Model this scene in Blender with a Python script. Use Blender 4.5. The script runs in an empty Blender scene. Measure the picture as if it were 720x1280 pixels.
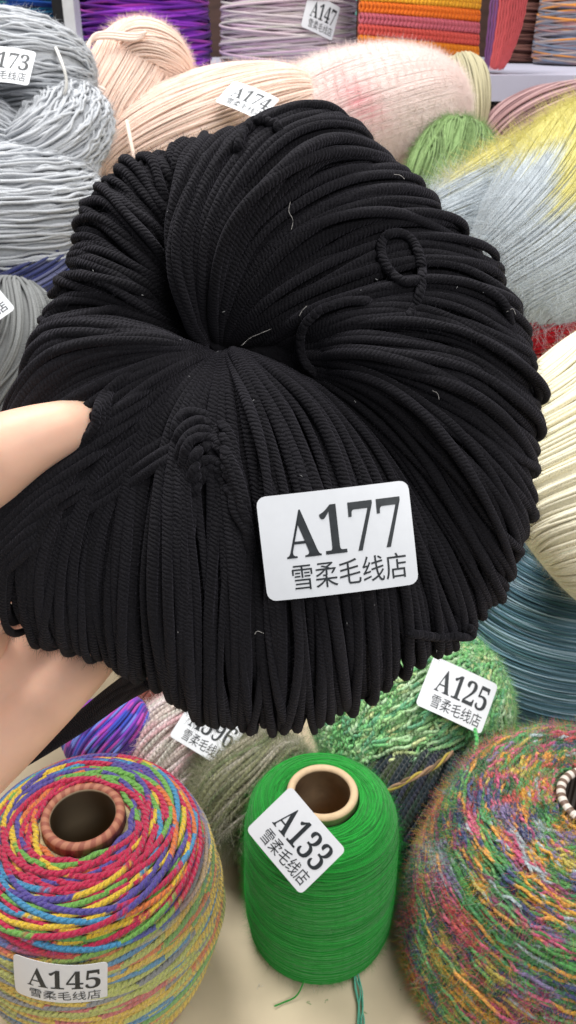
import bpy, math, random
import numpy as np
from mathutils import Vector

rng = np.random.default_rng(7)
random.seed(7)
SC = bpy.context.scene
COL = SC.collection

# ------------------------------------------------------------------ camera
CAMZ, PITCH, VFOV = 0.60, math.radians(30), math.radians(62)
FPX = 640 / math.tan(VFOV / 2)                     # focal length in photo pixels (720 x 1280)
cam = bpy.data.cameras.new('camera')
camo = bpy.data.objects.new('camera', cam)
COL.objects.link(camo)
SC.camera = camo
camo.location = (0, 0, CAMZ)
camo.rotation_euler = (math.pi / 2 - PITCH, 0, 0)
cam.sensor_fit = 'VERTICAL'
cam.angle = VFOV
cam.clip_start, cam.clip_end = 0.02, 50
cam.dof.use_dof = True
cam.dof.focus_distance = 0.345
cam.dof.aperture_fstop = (cam.lens / 1000) / 0.0010

# ------------------------------------------------------------------ world and lamps
w = bpy.data.worlds.new('World')
SC.world = w
w.use_nodes = True
bg = w.node_tree.nodes['Background']
bg.inputs['Color'].default_value = (0.93, 0.96, 1.0, 1)
bg.inputs['Strength'].default_value = 0.20


def area(name, loc, target, sx, sy, power, color=(1, 1, 1)):
    l = bpy.data.lights.new(name, 'AREA')
    l.shape = 'RECTANGLE'
    l.size, l.size_y, l.energy, l.color = sx, sy, power, color
    o = bpy.data.objects.new(name, l)
    COL.objects.link(o)
    o.location = loc
    d = Vector(target) - Vector(loc)
    o.rotation_euler = d.to_track_quat('-Z', 'Y').to_euler()
    return o


area('ceiling_lamp', (0.65, 0.05, 2.3), (0.1, 0.5, 0.2), 1.2, 0.5, 24, (1.0, 0.985, 0.96))
area('ceiling_lamp', (-0.5, 1.1, 2.4), (-0.1, 0.8, 0.3), 1.2, 0.5, 56, (1.0, 0.985, 0.96))
area('ceiling_lamp', (0.75, -1.1, 1.7), (0.0, 0.5, 0.25), 1.0, 0.6, 21, (1.0, 0.985, 0.965))
SC.view_settings.view_transform = 'Standard'
SC.view_settings.look = 'None'
SC.view_settings.exposure = 0.0
SC.view_settings.gamma = 1.0

# ------------------------------------------------------------------ helpers
FW = np.array([0, math.cos(PITCH), -math.sin(PITCH)])
UP = np.array([0, math.sin(PITCH), math.cos(PITCH)])
RT = np.array([1.0, 0, 0])
EYE = np.array([0, 0, CAMZ])


def at(px, py, d):
    """world point seen at a photo pixel, d metres along the view axis"""
    return EYE + d * (FW + RT * (px - 360) / FPX + UP * (640 - py) / FPX)


def srgb(r, g, b):
    f = lambda c: (c / 255) / 12.92 if c / 255 <= 0.04045 else ((c / 255 + 0.055) / 1.055) ** 2.4
    return np.array([f(r), f(g), f(b)])


def norm(a):
    return a / np.maximum(np.linalg.norm(a, axis=-1, keepdims=True), 1e-12)


def spline(pts, n):
    """Catmull-Rom through pts, n samples evenly spaced by length"""
    P = np.asarray(pts, float)
    if len(P) == 2:
        t = np.linspace(0, 1, n)[:, None]
        return P[0] * (1 - t) + P[1] * t
    Q = np.vstack([2 * P[0] - P[1], P, 2 * P[-1] - P[-2]])
    out = []
    for i in range(1, len(Q) - 2):
        t = np.linspace(0, 1, 24, endpoint=False)[:, None]
        a, b, c, d = Q[i - 1], Q[i], Q[i + 1], Q[i + 2]
        out.append(0.5 * (2 * b + (c - a) * t + (2 * a - 5 * b + 4 * c - d) * t ** 2 + (3 * b - a - 3 * c + d) * t ** 3))
    out = np.vstack(out + [P[-1:]])
    L = np.concatenate([[0], np.cumsum(np.linalg.norm(np.diff(out, axis=0), axis=1))])
    s = np.linspace(0, L[-1], n)
    return np.stack([np.interp(s, L, out[:, k]) for k in range(out.shape[1])], 1)


def wob(shape, scale, amp, n=None):
    """smooth noise along the last axis of `shape`; scale = control points along it"""
    S, N = shape
    c = rng.normal(size=(S, scale + 3))
    x = np.linspace(0, scale, N)
    i = np.minimum(x.astype(int), scale - 1) if scale > 0 else np.zeros(N, int)
    f = (x - i)
    f = f * f * (3 - 2 * f)
    return amp * (c[:, i] * (1 - f) + c[:, i + 1] * f)


class MB:
    """collects tubes and grids, becomes one mesh object"""
    def __init__(s):
        s.v, s.q, s.uv, s.d1, s.d2, s.n = [], [], [], [], [], 0

    def add(s, v, q, uv=None, d1=None, d2=None):
        v = np.asarray(v, float).reshape(-1, 3)
        k = len(v)
        s.v.append(v)
        s.q.append(np.asarray(q).reshape(-1, 4) + s.n)
        s.uv.append(np.zeros((k, 2)) if uv is None else uv.reshape(-1, 2))
        a = np.full((k, 3), 0.5) if d1 is None else np.broadcast_to(d1, (k, 3)) if np.ndim(d1) == 1 else d1.reshape(-1, 3)
        s.d1.append(a)
        s.d2.append(a if d2 is None else d2.reshape(-1, 3))
        s.n += k

    def tubes(s, P, r, ref=None, sides=6, dye=None, dye2=None, taper=True):
        P = np.asarray(P, float)
        if P.ndim == 2:
            P = P[None]
        S, N, _ = P.shape
        T = norm(np.gradient(P, axis=1))
        if ref is None:
            ref = np.broadcast_to(-FW, P.shape)
        ref = np.broadcast_to(ref, P.shape)
        B = norm(np.cross(T, ref))
        Nn = norm(np.cross(B, T))
        r = np.broadcast_to(np.asarray(r, float), (S, N)).copy()
        if taper:
            r[:, 0] *= 0.15
            r[:, -1] *= 0.15
        a = np.arange(sides) / sides * 2 * math.pi + math.pi
        V = P[:, :, None] + r[:, :, None, None] * (np.cos(a)[None, None, :, None] * Nn[:, :, None] + np.sin(a)[None, None, :, None] * B[:, :, None])
        L = np.concatenate([np.zeros((S, 1)), np.cumsum(np.linalg.norm(np.diff(P, axis=1), axis=2), axis=1)], 1)
        uv = np.stack([np.broadcast_to(L[:, :, None], (S, N, sides)), np.broadcast_to(np.arange(sides) / sides, (S, N, sides))], -1)
        idx = np.arange(S * N * sides).reshape(S, N, sides)
        nx = np.roll(idx, -1, 2)
        q = np.stack([idx[:, :-1], nx[:, :-1], nx[:, 1:], idx[:, 1:]], -1)

        def ex(d):
            if d is None:
                return None
            d = np.asarray(d, float)
            if d.ndim == 1:
                d = np.broadcast_to(d, (S, N, 3))
            if d.ndim == 2:
                d = np.broadcast_to(d[:, None], (S, N, 3)) if d.shape[0] == S and S > 1 else d[None]
            return np.broadcast_to(d[:, :, None], (S, N, sides, 3)).reshape(-1, 3)
        s.add(V, q, uv, ex(dye), ex(dye2))
        return s

    def grid(s, V, dye=None, closed=False):
        """V (A,B,3) surface; closed wraps the B direction"""
        A, B, _ = V.shape
        idx = np.arange(A * B).reshape(A, B)
        if closed:
            nx = np.roll(idx, -1, 1)
            q = np.stack([idx[:-1], idx[1:], nx[1:], nx[:-1]], -1)
        else:
            q = np.stack([idx[:-1, :-1], idx[1:, :-1], idx[1:, 1:], idx[:-1, 1:]], -1)
        s.add(V, q, None, dye)
        return s

    def box(s, lo, hi, dye=None):
        x0, y0, z0 = lo
        x1, y1, z1 = hi
        v = [(x, y, z) for z in (z0, z1) for y in (y0, y1) for x in (x0, x1)]
        q = [(0, 2, 3, 1), (4, 5, 7, 6), (0, 1, 5, 4), (2, 6, 7, 3), (0, 4, 6, 2), (1, 3, 7, 5)]
        s.add(v, q, None, dye)
        return s

    def build(s, name, mat, parent=None, smooth=True, origin=None):
        V = np.vstack(s.v)
        Q = np.vstack(s.q)
        if parent is not None:
            V = V - np.array(parent.location)
        elif origin is not None:
            V = V - np.array(origin)
        m = bpy.data.meshes.new(name)
        m.vertices.add(len(V))
        m.vertices.foreach_set('co', V.astype(np.float32).ravel())
        m.loops.add(len(Q) * 4)
        m.loops.foreach_set('vertex_index', Q.astype(np.int32).ravel())
        m.polygons.add(len(Q))
        m.polygons.foreach_set('loop_start', np.arange(0, len(Q) * 4, 4, dtype=np.int32))
        m.update(calc_edges=True)
        m.polygons.foreach_set('use_smooth', np.full(len(Q), smooth))
        a = m.attributes.new('strand_uv', 'FLOAT2', 'POINT')
        a.data.foreach_set('vector', np.vstack(s.uv).astype(np.float32).ravel())
        for nm, arr in (('dye', s.d1), ('dye2', s.d2)):
            a = m.attributes.new(nm, 'FLOAT_COLOR', 'POINT')
            c = np.vstack(arr)
            c = np.hstack([c, np.ones((len(c), 1))])
            a.data.foreach_set('color', c.astype(np.float32).ravel())
        m.materials.append(mat)
        o = bpy.data.objects.new(name, m)
        COL.objects.link(o)
        if parent is not None:
            o.parent = parent
        elif origin is not None:
            o.location = origin
        return o


def tag(o, label=None, cat=None, group=None, kind=None):
    for k, v in (('label', label), ('category', cat), ('group', group), ('kind', kind)):
        if v:
            o[k] = v
    return o


def thing(name, loc, label, cat, group=None):
    o = bpy.data.objects.new(name, None)
    COL.objects.link(o)
    o.location = [float(c) for c in loc]
    o.empty_display_size = 0.03
    return tag(o, label, cat, group)


def fuzz(parent, paths, normals, count, length, dye, rad=0.00003, spread=0.6, mat=None, along=0.6):
    """loose fibres standing off the strands"""
    P = np.asarray(paths).reshape(-1, 3)
    Nn = np.asarray(normals).reshape(-1, 3)
    T = norm(np.gradient(np.asarray(paths, float), axis=-2)).reshape(-1, 3)
    D = None if np.ndim(dye) == 1 else np.broadcast_to(dye, np.asarray(paths).shape).reshape(-1, 3)
    i = rng.integers(0, len(P), count)
    n, t = Nn[i], T[i] * rng.choice([-1, 1], count)[:, None]
    d = norm(n * spread + t * along * rng.uniform(0.3, 1.3, (count, 1)) + rng.normal(size=(count, 3)) * 0.45)
    c = norm(rng.normal(size=(count, 3)) + n * 0.2)
    L = length * rng.uniform(0.35, 1.3, (count, 1))
    K = 5
    s = np.linspace(0, 1, K)[None, :, None]
    pts = P[i][:, None] + d[:, None] * (L[:, None] * s) + c[:, None] * (L[:, None] * 0.55 * s ** 2) - np.array([0, 0, 1.0]) * (L[:, None] * 0.15 * s ** 2)
    pts = pts - np.array(parent.location)
    cu = bpy.data.hair_curves.new('fuzz')
    cu.add_curves([K] * count)
    cu.attributes['position'].data.foreach_set('vector', pts.astype(np.float32).ravel())
    a = cu.attributes.get('radius') or cu.attributes.new('radius', 'FLOAT', 'POINT')
    r = np.broadcast_to(rad * np.array([1, 1, 0.9, 0.7, 0.3])[None], (count, K)).astype(np.float32)
    a.data.foreach_set('value', r.ravel())
    a = cu.attributes.new('dye', 'FLOAT_COLOR', 'CURVE')
    cc = np.broadcast_to(dye, (count, 3)) if D is None else D[i]
    a.data.foreach_set('color', np.hstack([cc, np.ones((count, 1))]).astype(np.float32).ravel())
    cu.materials.append(mat or FUZZ)
    o = bpy.data.objects.new('fuzz', cu)
    COL.objects.link(o)
    o.parent = parent
    o['kind'] = 'stuff'
    return o


# ------------------------------------------------------------------ materials
def new_mat(name):
    m = bpy.data.materials.new(name)
    m.use_nodes = True
    nt = m.node_tree
    return m, nt, nt.nodes['Principled BSDF']


def math_node(nt, op, a, b=None):
    n = nt.nodes.new('ShaderNodeMath')
    n.operation = op
    for i, x in enumerate((a, b)):
        if x is None:
            continue
        if isinstance(x, (int, float)):
            n.inputs[i].default_value = x
        else:
            nt.links.new(x, n.inputs[i])
    return n.outputs[0]


def yarn_mat(name, pitch=0.0028, plies=2, bump=0.6, depth=0.0006, rough=0.85, sheen=0.25, sheen_tint=(1, 1, 1), two=False, vary=0.25, noise=900, spec=0.25, wander=2.0):
    """spun yarn: dye from the mesh, twisted plies as bump, fibre noise"""
    m, nt, b = new_mat(name)
    at_ = nt.nodes.new('ShaderNodeAttribute')
    at_.attribute_name = 'dye'
    col = at_.outputs['Color']
    uv = nt.nodes.new('ShaderNodeAttribute')
    uv.attribute_name = 'strand_uv'
    sp = nt.nodes.new('ShaderNodeSeparateXYZ')
    nt.links.new(uv.outputs['Vector'], sp.inputs[0])
    ph = math_node(nt, 'ADD', math_node(nt, 'MULTIPLY', sp.outputs[0], 2 * math.pi / pitch), math_node(nt, 'MULTIPLY', sp.outputs[1], 2 * math.pi * plies))
    tj = nt.nodes.new('ShaderNodeTexCoord')
    jn = nt.nodes.new('ShaderNodeTexNoise')
    jn.inputs['Scale'].default_value = 260
    jn.inputs['Detail'].default_value = 2
    nt.links.new(tj.outputs['Object'], jn.inputs['Vector'])
    ph = math_node(nt, 'ADD', ph, math_node(nt, 'MULTIPLY', jn.outputs[0], wander))
    sn = math_node(nt, 'SINE', ph)
    if two:
        a2 = nt.nodes.new('ShaderNodeAttribute')
        a2.attribute_name = 'dye2'
        mx = nt.nodes.new('ShaderNodeMix')
        mx.data_type = 'RGBA'
        k = nt.nodes.new('ShaderNodeMapRange')
        k.inputs[1].default_value, k.inputs[2].default_value = -0.35, 0.35
        nt.links.new(math_node(nt, 'SINE', math_node(nt, 'MULTIPLY', ph, 0.5)), k.inputs[0])
        nt.links.new(k.outputs[0], mx.inputs[0])
        nt.links.new(col, mx.inputs[6])
        nt.links.new(a2.outputs['Color'], mx.inputs[7])
        col = mx.outputs[2]
    tc = nt.nodes.new('ShaderNodeTexCoord')
    nz = nt.nodes.new('ShaderNodeTexNoise')
    nz.inputs['Scale'].default_value = noise
    nz.inputs['Detail'].default_value = 3
    nt.links.new(tc.outputs['Object'], nz.inputs['Vector'])
    mr = nt.nodes.new('ShaderNodeMapRange')
    mr.inputs[1].default_value, mr.inputs[2].default_value = 0.25, 0.75
    mr.inputs[3].default_value, mr.inputs[4].default_value = 1 - vary, 1 + vary
    nt.links.new(nz.outputs[0], mr.inputs[0])
    vm = nt.nodes.new('ShaderNodeVectorMath')
    vm.operation = 'SCALE'
    nt.links.new(col, vm.inputs[0])
    nt.links.new(mr.outputs[0], vm.inputs['Scale'])
    nt.links.new(vm.outputs[0], b.inputs['Base Color'])
    b.inputs['Roughness'].default_value = rough
    b.inputs['Specular IOR Level'].default_value = spec
    b.inputs['Sheen Weight'].default_value = sheen
    b.inputs['Sheen Roughness'].default_value = 0.5
    b.inputs['Sheen Tint'].default_value = (*sheen_tint, 1)
    bp = nt.nodes.new('ShaderNodeBump')
    bp.inputs['Strength'].default_value = bump
    bp.inputs['Distance'].default_value = depth
    h = math_node(nt, 'ADD', math_node(nt, 'POWER', math_node(nt, 'MULTIPLY', math_node(nt, 'ADD', sn, 1.0), 0.5), 0.6), math_node(nt, 'MULTIPLY', nz.outputs[0], 0.9))
    nt.links.new(h, bp.inputs['Height'])
    nt.links.new(bp.outputs[0], b.inputs['Normal'])
    return m


def plain_mat(name, color, rough=0.6, noise=60, vary=0.08, bump=0.0, spec=0.4, stretch=(1, 1, 1), sss=0.0):
    m, nt, b = new_mat(name)
    tc = nt.nodes.new('ShaderNodeTexCoord')
    mp = nt.nodes.new('ShaderNodeMapping')
    mp.inputs['Scale'].default_value = stretch
    nt.links.new(tc.outputs['Object'], mp.inputs['Vector'])
    nz = nt.nodes.new('ShaderNodeTexNoise')
    nz.inputs['Scale'].default_value = noise
    nz.inputs['Detail'].default_value = 5
    nt.links.new(mp.outputs[0], nz.inputs['Vector'])
    r = nt.nodes.new('ShaderNodeValToRGB')
    c = np.array(color)
    r.color_ramp.elements[0].position, r.color_ramp.elements[1].position = 0.3, 0.7
    r.color_ramp.elements[0].color = (*np.clip(c * (1 - vary), 0, 1), 1)
    r.color_ramp.elements[1].color = (*np.clip(c * (1 + vary), 0, 1), 1)
    nt.links.new(nz.outputs[0], r.inputs[0])
    nt.links.new(r.outputs[0], b.inputs['Base Color'])
    b.inputs['Roughness'].default_value = rough
    b.inputs['Specular IOR Level'].default_value = spec
    if bump:
        bp = nt.nodes.new('ShaderNodeBump')
        bp.inputs['Strength'].default_value = bump
        bp.inputs['Distance'].default_value = 0.001
        nt.links.new(nz.outputs[0], bp.inputs['Height'])
        nt.links.new(bp.outputs[0], b.inputs['Normal'])
    if sss:
        b.inputs['Subsurface Weight'].default_value = sss
        b.inputs['Subsurface Radius'].default_value = (1.0, 0.35, 0.2)
        b.inputs['Subsurface Scale'].default_value = 0.006
    return m


def fuzz_mat(name):
    m, nt, b = new_mat(name)
    a = nt.nodes.new('ShaderNodeAttribute')
    a.attribute_name = 'dye'
    nt.links.new(a.outputs['Color'], b.inputs['Base Color'])
    b.inputs['Roughness'].default_value = 0.8
    b.inputs['Specular IOR Level'].default_value = 0.2
    return m


FUZZ = fuzz_mat('loose fibre')
BLACK = yarn_mat('black wool', pitch=0.0016, plies=3, wander=10.0, bump=0.8, depth=0.0005, sheen=0.06, sheen_tint=(0.85, 0.8, 1), vary=0.5, noise=1600, spec=0.12)
ROPE = yarn_mat('cotton rope', pitch=0.0040, plies=2, bump=1.0, depth=0.0012, two=True, vary=0.25, noise=1100)
FINE = yarn_mat('fine thread', pitch=0.0016, plies=1, bump=0.4, depth=0.0003, vary=0.18, noise=1500)
SOFT = yarn_mat('soft wool', pitch=0.0022, plies=3, bump=0.35, depth=0.0004, vary=0.12, noise=900, sheen=0.15, spec=0.12)
BOUCLE = yarn_mat('boucle yarn', pitch=0.004, plies=1, bump=0.9, depth=0.0012, vary=0.35, noise=500, sheen=0.3)
PAPER = plain_mat('label paper', (0.76, 0.78, 0.82), rough=0.4, noise=300, vary=0.015)
INK = plain_mat('label ink', (0.02, 0.025, 0.03), rough=0.5, noise=400, vary=0.3)
CARD = plain_mat('cardboard tube', srgb(214, 186, 150), rough=0.8, noise=150, vary=0.1, bump=0.3)
SKIN = plain_mat('skin', srgb(236, 190, 165), rough=0.48, noise=45, vary=0.09, bump=0.10, spec=0.35, sss=0.35)
TABLE = plain_mat('table cloth', srgb(208, 192, 164), rough=0.75, noise=18, vary=0.10, bump=0.1, spec=0.25)
WHITE_MELAMINE = plain_mat('white shelf board', srgb(196, 196, 215), rough=0.4, noise=20, vary=0.03)
DARK_WOOD = plain_mat('dark wood', srgb(70, 48, 40), rough=0.6, noise=12, vary=0.3, stretch=(1, 1, 8))
BLACK_METAL_AND_SHADE = plain_mat('black metal', (0.012, 0.012, 0.014), rough=0.4)  # metal of the post strip, and the painted shade under the shelf
WHITE_METAL = plain_mat('white metal', srgb(205, 208, 212), rough=0.4)


# ------------------------------------------------------------------ labels
def text_mesh(body):
    c = bpy.data.curves.new('lettering', 'FONT')
    c.body = body
    c.resolution_u = 6
    o = bpy.data.objects.new('lettering', c)
    COL.objects.link(o)
    bpy.context.view_layer.update()
    m = o.to_mesh()
    v = np.array([p.co[:2] for p in m.vertices])
    f = [list(p.vertices) for p in m.polygons]
    o.to_mesh_clear()
    bpy.data.objects.remove(o)
    bpy.data.curves.remove(c)
    v = (v - v.min(0)) / (v.max(0) - v.min(0))
    return v, f


BOLD = {c: chr(0x1D7CE + int(c)) for c in '0123456789'}
BOLD['A'] = chr(0x1D400)
_txt = {}


def lettering_of(s, serif):
    k = (s, serif)
    if k not in _txt:
        _txt[k] = text_mesh(''.join(BOLD[c] for c in s) if serif else s)
    return _txt[k]


SHOP = '\u96ea\u67d4\u6bdb\u7ebf\u5e97'


def label(parent, centre, normal, right, code, w=0.056, h=0.042, bu=0.0, bv=0.0, shop=True, curl=0.0, x0=0.16, x1=0.93):
    """printed paper label bent over the yarn; bu, bv = curvature (1/m) across and down"""
    n = norm(np.asarray(normal, float))
    r = np.asarray(right, float)
    r = norm(r - n * (r @ n))
    u = np.cross(n, r)
    c = np.asarray(centre, float)

    def P(x, y, lift):
        X, Y = (x - 0.5) * w, (y - 0.5) * h
        dz = -0.5 * bu * X ** 2 - 0.5 * bv * Y ** 2 + curl * np.maximum(0, -X / w - 0.2) ** 2 + 0.00035 * np.sin(X / w * 5.5 + len(parent.name) + 20 * c[0]) * np.cos(Y / h * 3 + 30 * c[2]) + lift
        k = 1 - (bu * X) ** 2 / 6
        return c + r * (X * k)[:, None] + u * (Y * (1 - (bv * Y) ** 2 / 6))[:, None] + n * dz[:, None]
    # rounded sheet: rows with their own half width
    rad = 0.0032
    A, B = 27, 25
    ys = np.concatenate([[0, 0.1, 0.3, 0.6, 1.0], np.linspace(1.0, 0, 0)])
    y = np.concatenate([rad / h * np.array([0.0, 0.08, 0.3, 0.6]), np.linspace(rad / h, 1 - rad / h, A - 8), 1 - rad / h * np.array([0.6, 0.3, 0.08, 0.0])])
    edge = np.minimum(y, 1 - y) * h
    ins = np.where(edge < rad, rad - np.sqrt(np.maximum(rad ** 2 - (rad - edge) ** 2, 0)), 0) / w
    g = np.linspace(0, 1, B)
    X = ins[:, None] + (1 - 2 * ins)[:, None] * g[None]
    Y = np.broadcast_to(y[:, None], X.shape)
    top = P(X.ravel(), Y.ravel(), 0.00012).reshape(*X.shape, 3)
    bot = P(X.ravel(), Y.ravel(), -0.00012).reshape(*X.shape, 3)
    mb = MB()
    mb.grid(top)
    mb.grid(bot[::-1])
    loop = lambda g_: np.concatenate([g_[0, :], g_[1:, -1], g_[-1, -2::-1], g_[-2:0:-1, 0]])
    mb.grid(np.stack([loop(top), loop(bot)]), closed=True)
    lab = mb.build('label', PAPER, parent)
    vs, fs, k = [], [], 0
    rows = [(code, True, x0, x1, 0.39, 0.86)]
    if shop:
        rows.append((SHOP, False, x0 + 0.02, x1, 0.08, 0.33))
    for s, serif, a0, a1, b0, b1 in rows:
        v, f = lettering_of(s, serif)
        vs.append(P(a0 + (a1 - a0) * v[:, 0], b0 + (b1 - b0) * v[:, 1], 0.00035))
        fs += [[i + k for i in p] for p in f]
        k += len(v)
    V = np.vstack(vs) - np.array(parent.location)
    m = bpy.data.meshes.new('lettering')
    m.from_pydata(V.tolist(), [], fs)
    m.materials.append(INK)
    o = bpy.data.objects.new('lettering', m)
    COL.objects.link(o)
    o.parent = lab
    return lab


def imgdir(dx, dy):
    """direction lying in the picture plane (dy down, as in the photo)"""
    return RT * dx - UP * dy


# ------------------------------------------------------------------ yarn builders
def profile(pts, n=260):
    return spline(pts, n)


def wind(prof, turns, passes, r, jit=0.0006, seg=72, lift=0.0, phase=0.0):
    """one thread cross-wound over a turned body; returns path (1,N,3) and normals (local, axis z)"""
    turns = turns + 0.382
    tot = int(turns * passes * seg)
    k = np.arange(tot) / seg / turns
    s = np.abs((k % 2) - 1)
    th = 2 * math.pi * np.arange(tot) / seg + phase
    pn = np.gradient(prof, axis=0)
    pn = norm(np.stack([pn[:, 1], -pn[:, 0]], 1)) * -1
    if pn[len(pn) // 2, 0] < 0:
        pn = -pn
    S = s * (len(prof) - 1)
    q = np.arange(len(prof))
    R, Z = np.interp(S, q, prof[:, 0]), np.interp(S, q, prof[:, 1])
    NR, NZ = np.interp(S, q, pn[:, 0]), np.interp(S, q, pn[:, 1])
    off = lift + wob((1, tot), max(4, int(tot / 25)), jit)[0] + np.linspace(-1, 1, tot) * r * 0.7
    al = wob((1, tot), max(4, int(tot / 30)), jit * 0.8)[0]
    R2, Z2 = R + NR * off - NZ * al, Z + NZ * off + NR * al
    c, sn = np.cos(th), np.sin(th)
    P = np.stack([R2 * c, R2 * sn, Z2], 1)[None]
    N = np.stack([NR * c, NR * sn, NZ], 1)[None]
    return P, N


def lathe(prof, n=64):
    a = np.arange(n) / n * 2 * math.pi
    return np.stack([prof[:, 0, None] * np.cos(a), prof[:, 0, None] * np.sin(a), np.broadcast_to(prof[:, 1, None], (len(prof), n))], -1)


def ring_dye(P, palette, seg_len, jitter=0.5, blend=0.25, seq=False):
    """dye changing along each thread in lengths of about seg_len metres"""
    P = np.asarray(P)
    S, N, _ = P.shape
    pal = np.asarray(palette)
    out = np.zeros((S, N, 3))
    for i in range(S):
        L = np.concatenate([[0], np.cumsum(np.linalg.norm(np.diff(P[i], axis=0), axis=1))])
        n = int(L[-1] / seg_len * 2) + 4
        e = np.cumsum(seg_len * rng.uniform(1 - jitter, 1 + jitter, n)) - seg_len * rng.uniform(0, 1)
        c = pal[(np.arange(n) + rng.integers(0, 99)) % len(pal)] if seq else pal[rng.integers(0, len(pal), n)]
        j = np.clip(np.searchsorted(e, L), 0, n - 1)
        out[i] = c[j]
        kb = max(1, int(seg_len * blend / max(L[-1] / N, 1e-6)))
        if kb > 1:
            ker = np.ones(kb) / kb
            for k in range(3):
                pad = np.pad(out[i][:, k], kb, mode='edge')
                out[i][:, k] = np.convolve(pad, ker, 'same')[kb:-kb]
    return out


def body(ctrl, R, n, r, twist=1.0, layers=2, p=2.4, N=48, sides=6, flat=1.0, jit=0.25, drift=0.4, side_hint=(0, 0, 1), wig=0.0):
    """spindle of threads laid end to end round a bent centre line; returns paths and normals in world space"""
    C = spline(ctrl, N)
    t = 0.5 - 0.5 * np.cos(np.linspace(0.04, math.pi - 0.04, N))
    q = np.linspace(0, 1, N)
    C = np.stack([np.interp(t, q, C[:, k]) for k in range(3)], 1)
    T = norm(np.gradient(C, axis=0))
    e1 = norm(np.cross(T, np.asarray(side_hint, float)))
    e2 = np.cross(e1, T)
    rad = R * (1 - np.abs(2 * t - 1) ** p) ** (1 / p)
    PP, NN = [], []
    for l in range(layers):
        m = int(n * (1 - 0.1 * l))
        ph = (np.arange(m) + rng.uniform(-jit, jit, m)) / m * 2 * math.pi
        A = ph[:, None] + twist * t[None] * 2 + wob((m, N), 3, drift * 2 * math.pi / m) + 0.7 * l
        h = rad[None] - l * r * 1.6 + wob((m, N), 5, r * 0.35) + rng.normal(size=(m, 1)) * r * 0.25
        if wig:
            h = h + wob((m, N), N // 3, wig)
            A = A + wob((m, N), N // 3, wig) / np.maximum(rad[None], 0.01)
        h = np.maximum(h, 0.0005)
        n3 = np.cos(A)[..., None] * e1[None] + np.sin(A)[..., None] * e2[None] * flat
        PP.append(C[None] + h[..., None] * n3)
        NN.append(norm(np.cos(A)[..., None] * e1[None] * flat + np.sin(A)[..., None] * e2[None]))
    return np.concatenate(PP), np.concatenate(NN), (C, rad, e1, e2 * flat)


def core(mb, info, dye, shrink):
    C, rad, e1, e2 = info
    a = np.arange(28) / 28 * 2 * math.pi
    rr = np.maximum(rad - shrink, 0.0004)
    V = C[:, None] + rr[:, None, None] * (np.cos(a)[None, :, None] * e1[:, None] + np.sin(a)[None, :, None] * e2[:, None])
    mb.grid(V, dye=dye, closed=True)


def colour_jit(c, S, N, amt=0.08):
    return np.clip(np.asarray(c) * (1 + rng.normal(size=(S, 1, 1)) * amt + np.zeros((1, N, 1))), 0, 1)


def yarn_body(name, lab, cat, bodies, dye, mat, loc, r, fz=0, fl=0.006, fr=0.00003, group=None, part='yarn', amt=0.06, sides=6):
    """a ball or skein made of several spindles of thread"""
    t = thing(name, loc, lab, cat, group)
    mb = MB()
    allP, allN, allD = [], [], []
    for kw in bodies:
        P, N_, info = body(r=r, **kw)
        D = dye(P) if callable(dye) else colour_jit(dye, P.shape[0], P.shape[1], amt)
        mb.tubes(P, r, N_, sides, D)
        core(mb, info, D.reshape(-1, 3).mean(0), r * 3.2)
        allP.append(P)
        allN.append(N_)
        allD.append(D)
    mb.build(part, mat, t)
    if fz:
        P = np.concatenate([p for p in allP])
        N_ = np.concatenate([p for p in allN])
        D = np.concatenate([p for p in allD])
        fuzz(t, P, N_, fz, fl, D, rad=fr)
    return t


def cone(name, lab, loc, prof_pts, r, turns, passes, dye, mat, tube=None, tube_mat=None, tube_h=0.006, tilt=(0, 0), fz=0, fl=0.005, fr=0.00003, jit=0.0006, seg=72, sides=6, dye2=None, core_dye=None, wiggle=0.0, group=None, cat='yarn cone', stripes=None):
    """thread wound on a tube: wound body, tube with an open mouth"""
    t = thing(name, loc, lab, cat, group)
    t0 = np.array(t.location)
    prof = profile(prof_pts)
    P, N_ = wind(prof, turns, passes, r, jit, seg)
    if wiggle:
        nn = P.shape[1]
        P = P + sum(v * wob((1, nn), nn // 2, wiggle)[..., None] for v in (N_ * 0.7, np.array([0, 0, 1.0]), np.cross(N_, norm(np.gradient(P, axis=1)))))
    D = dye(P)
    D2 = np.roll(D, dye2, axis=1) if dye2 else None
    mb = MB()
    inner = prof.copy()
    inner[:, 0] = np.maximum(inner[:, 0] - r * 2.0, 0.004)
    if tube:
        inner[:, 0] = np.maximum(inner[:, 0], tube + 0.0002)
    inner[:, 1] -= r * 0.8
    mb.grid(lathe(inner) + t0, dye=core_dye if core_dye is not None else D.reshape(-1, 3).mean(0), closed=True)
    mb.tubes(P + t0, r, N_, sides, D, D2)
    mb.build('wound_yarn', mat, t)
    if tube:
        top = prof_pts[-1][1] if prof_pts[-1][1] > prof_pts[0][1] else prof_pts[0][1]
        zt = top + tube_h
        th = tube * 0.23
        pr = []
        pr += [(tube * 1.0, 0.0), (tube, zt - th * 0.5)]
        for a in np.linspace(0, math.pi, 9):
            pr.append((tube - th * 0.5 + math.cos(a) * th * 0.5, zt - th * 0.5 + math.sin(a) * th * 0.5))
        pr += [(tube - th, zt - th * 0.5), (tube - th * 1.1, 0.004), (0.001, 0.003)]
        mb = MB()
        V = lathe(np.array(pr), 72) + t0
        mb.grid(V, closed=True)
        mb.build('tube', tube_mat or CARD, t)
    if fz:
        fuzz(t, P + t0, N_, fz, fl, D, rad=fr)
    return t


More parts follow.
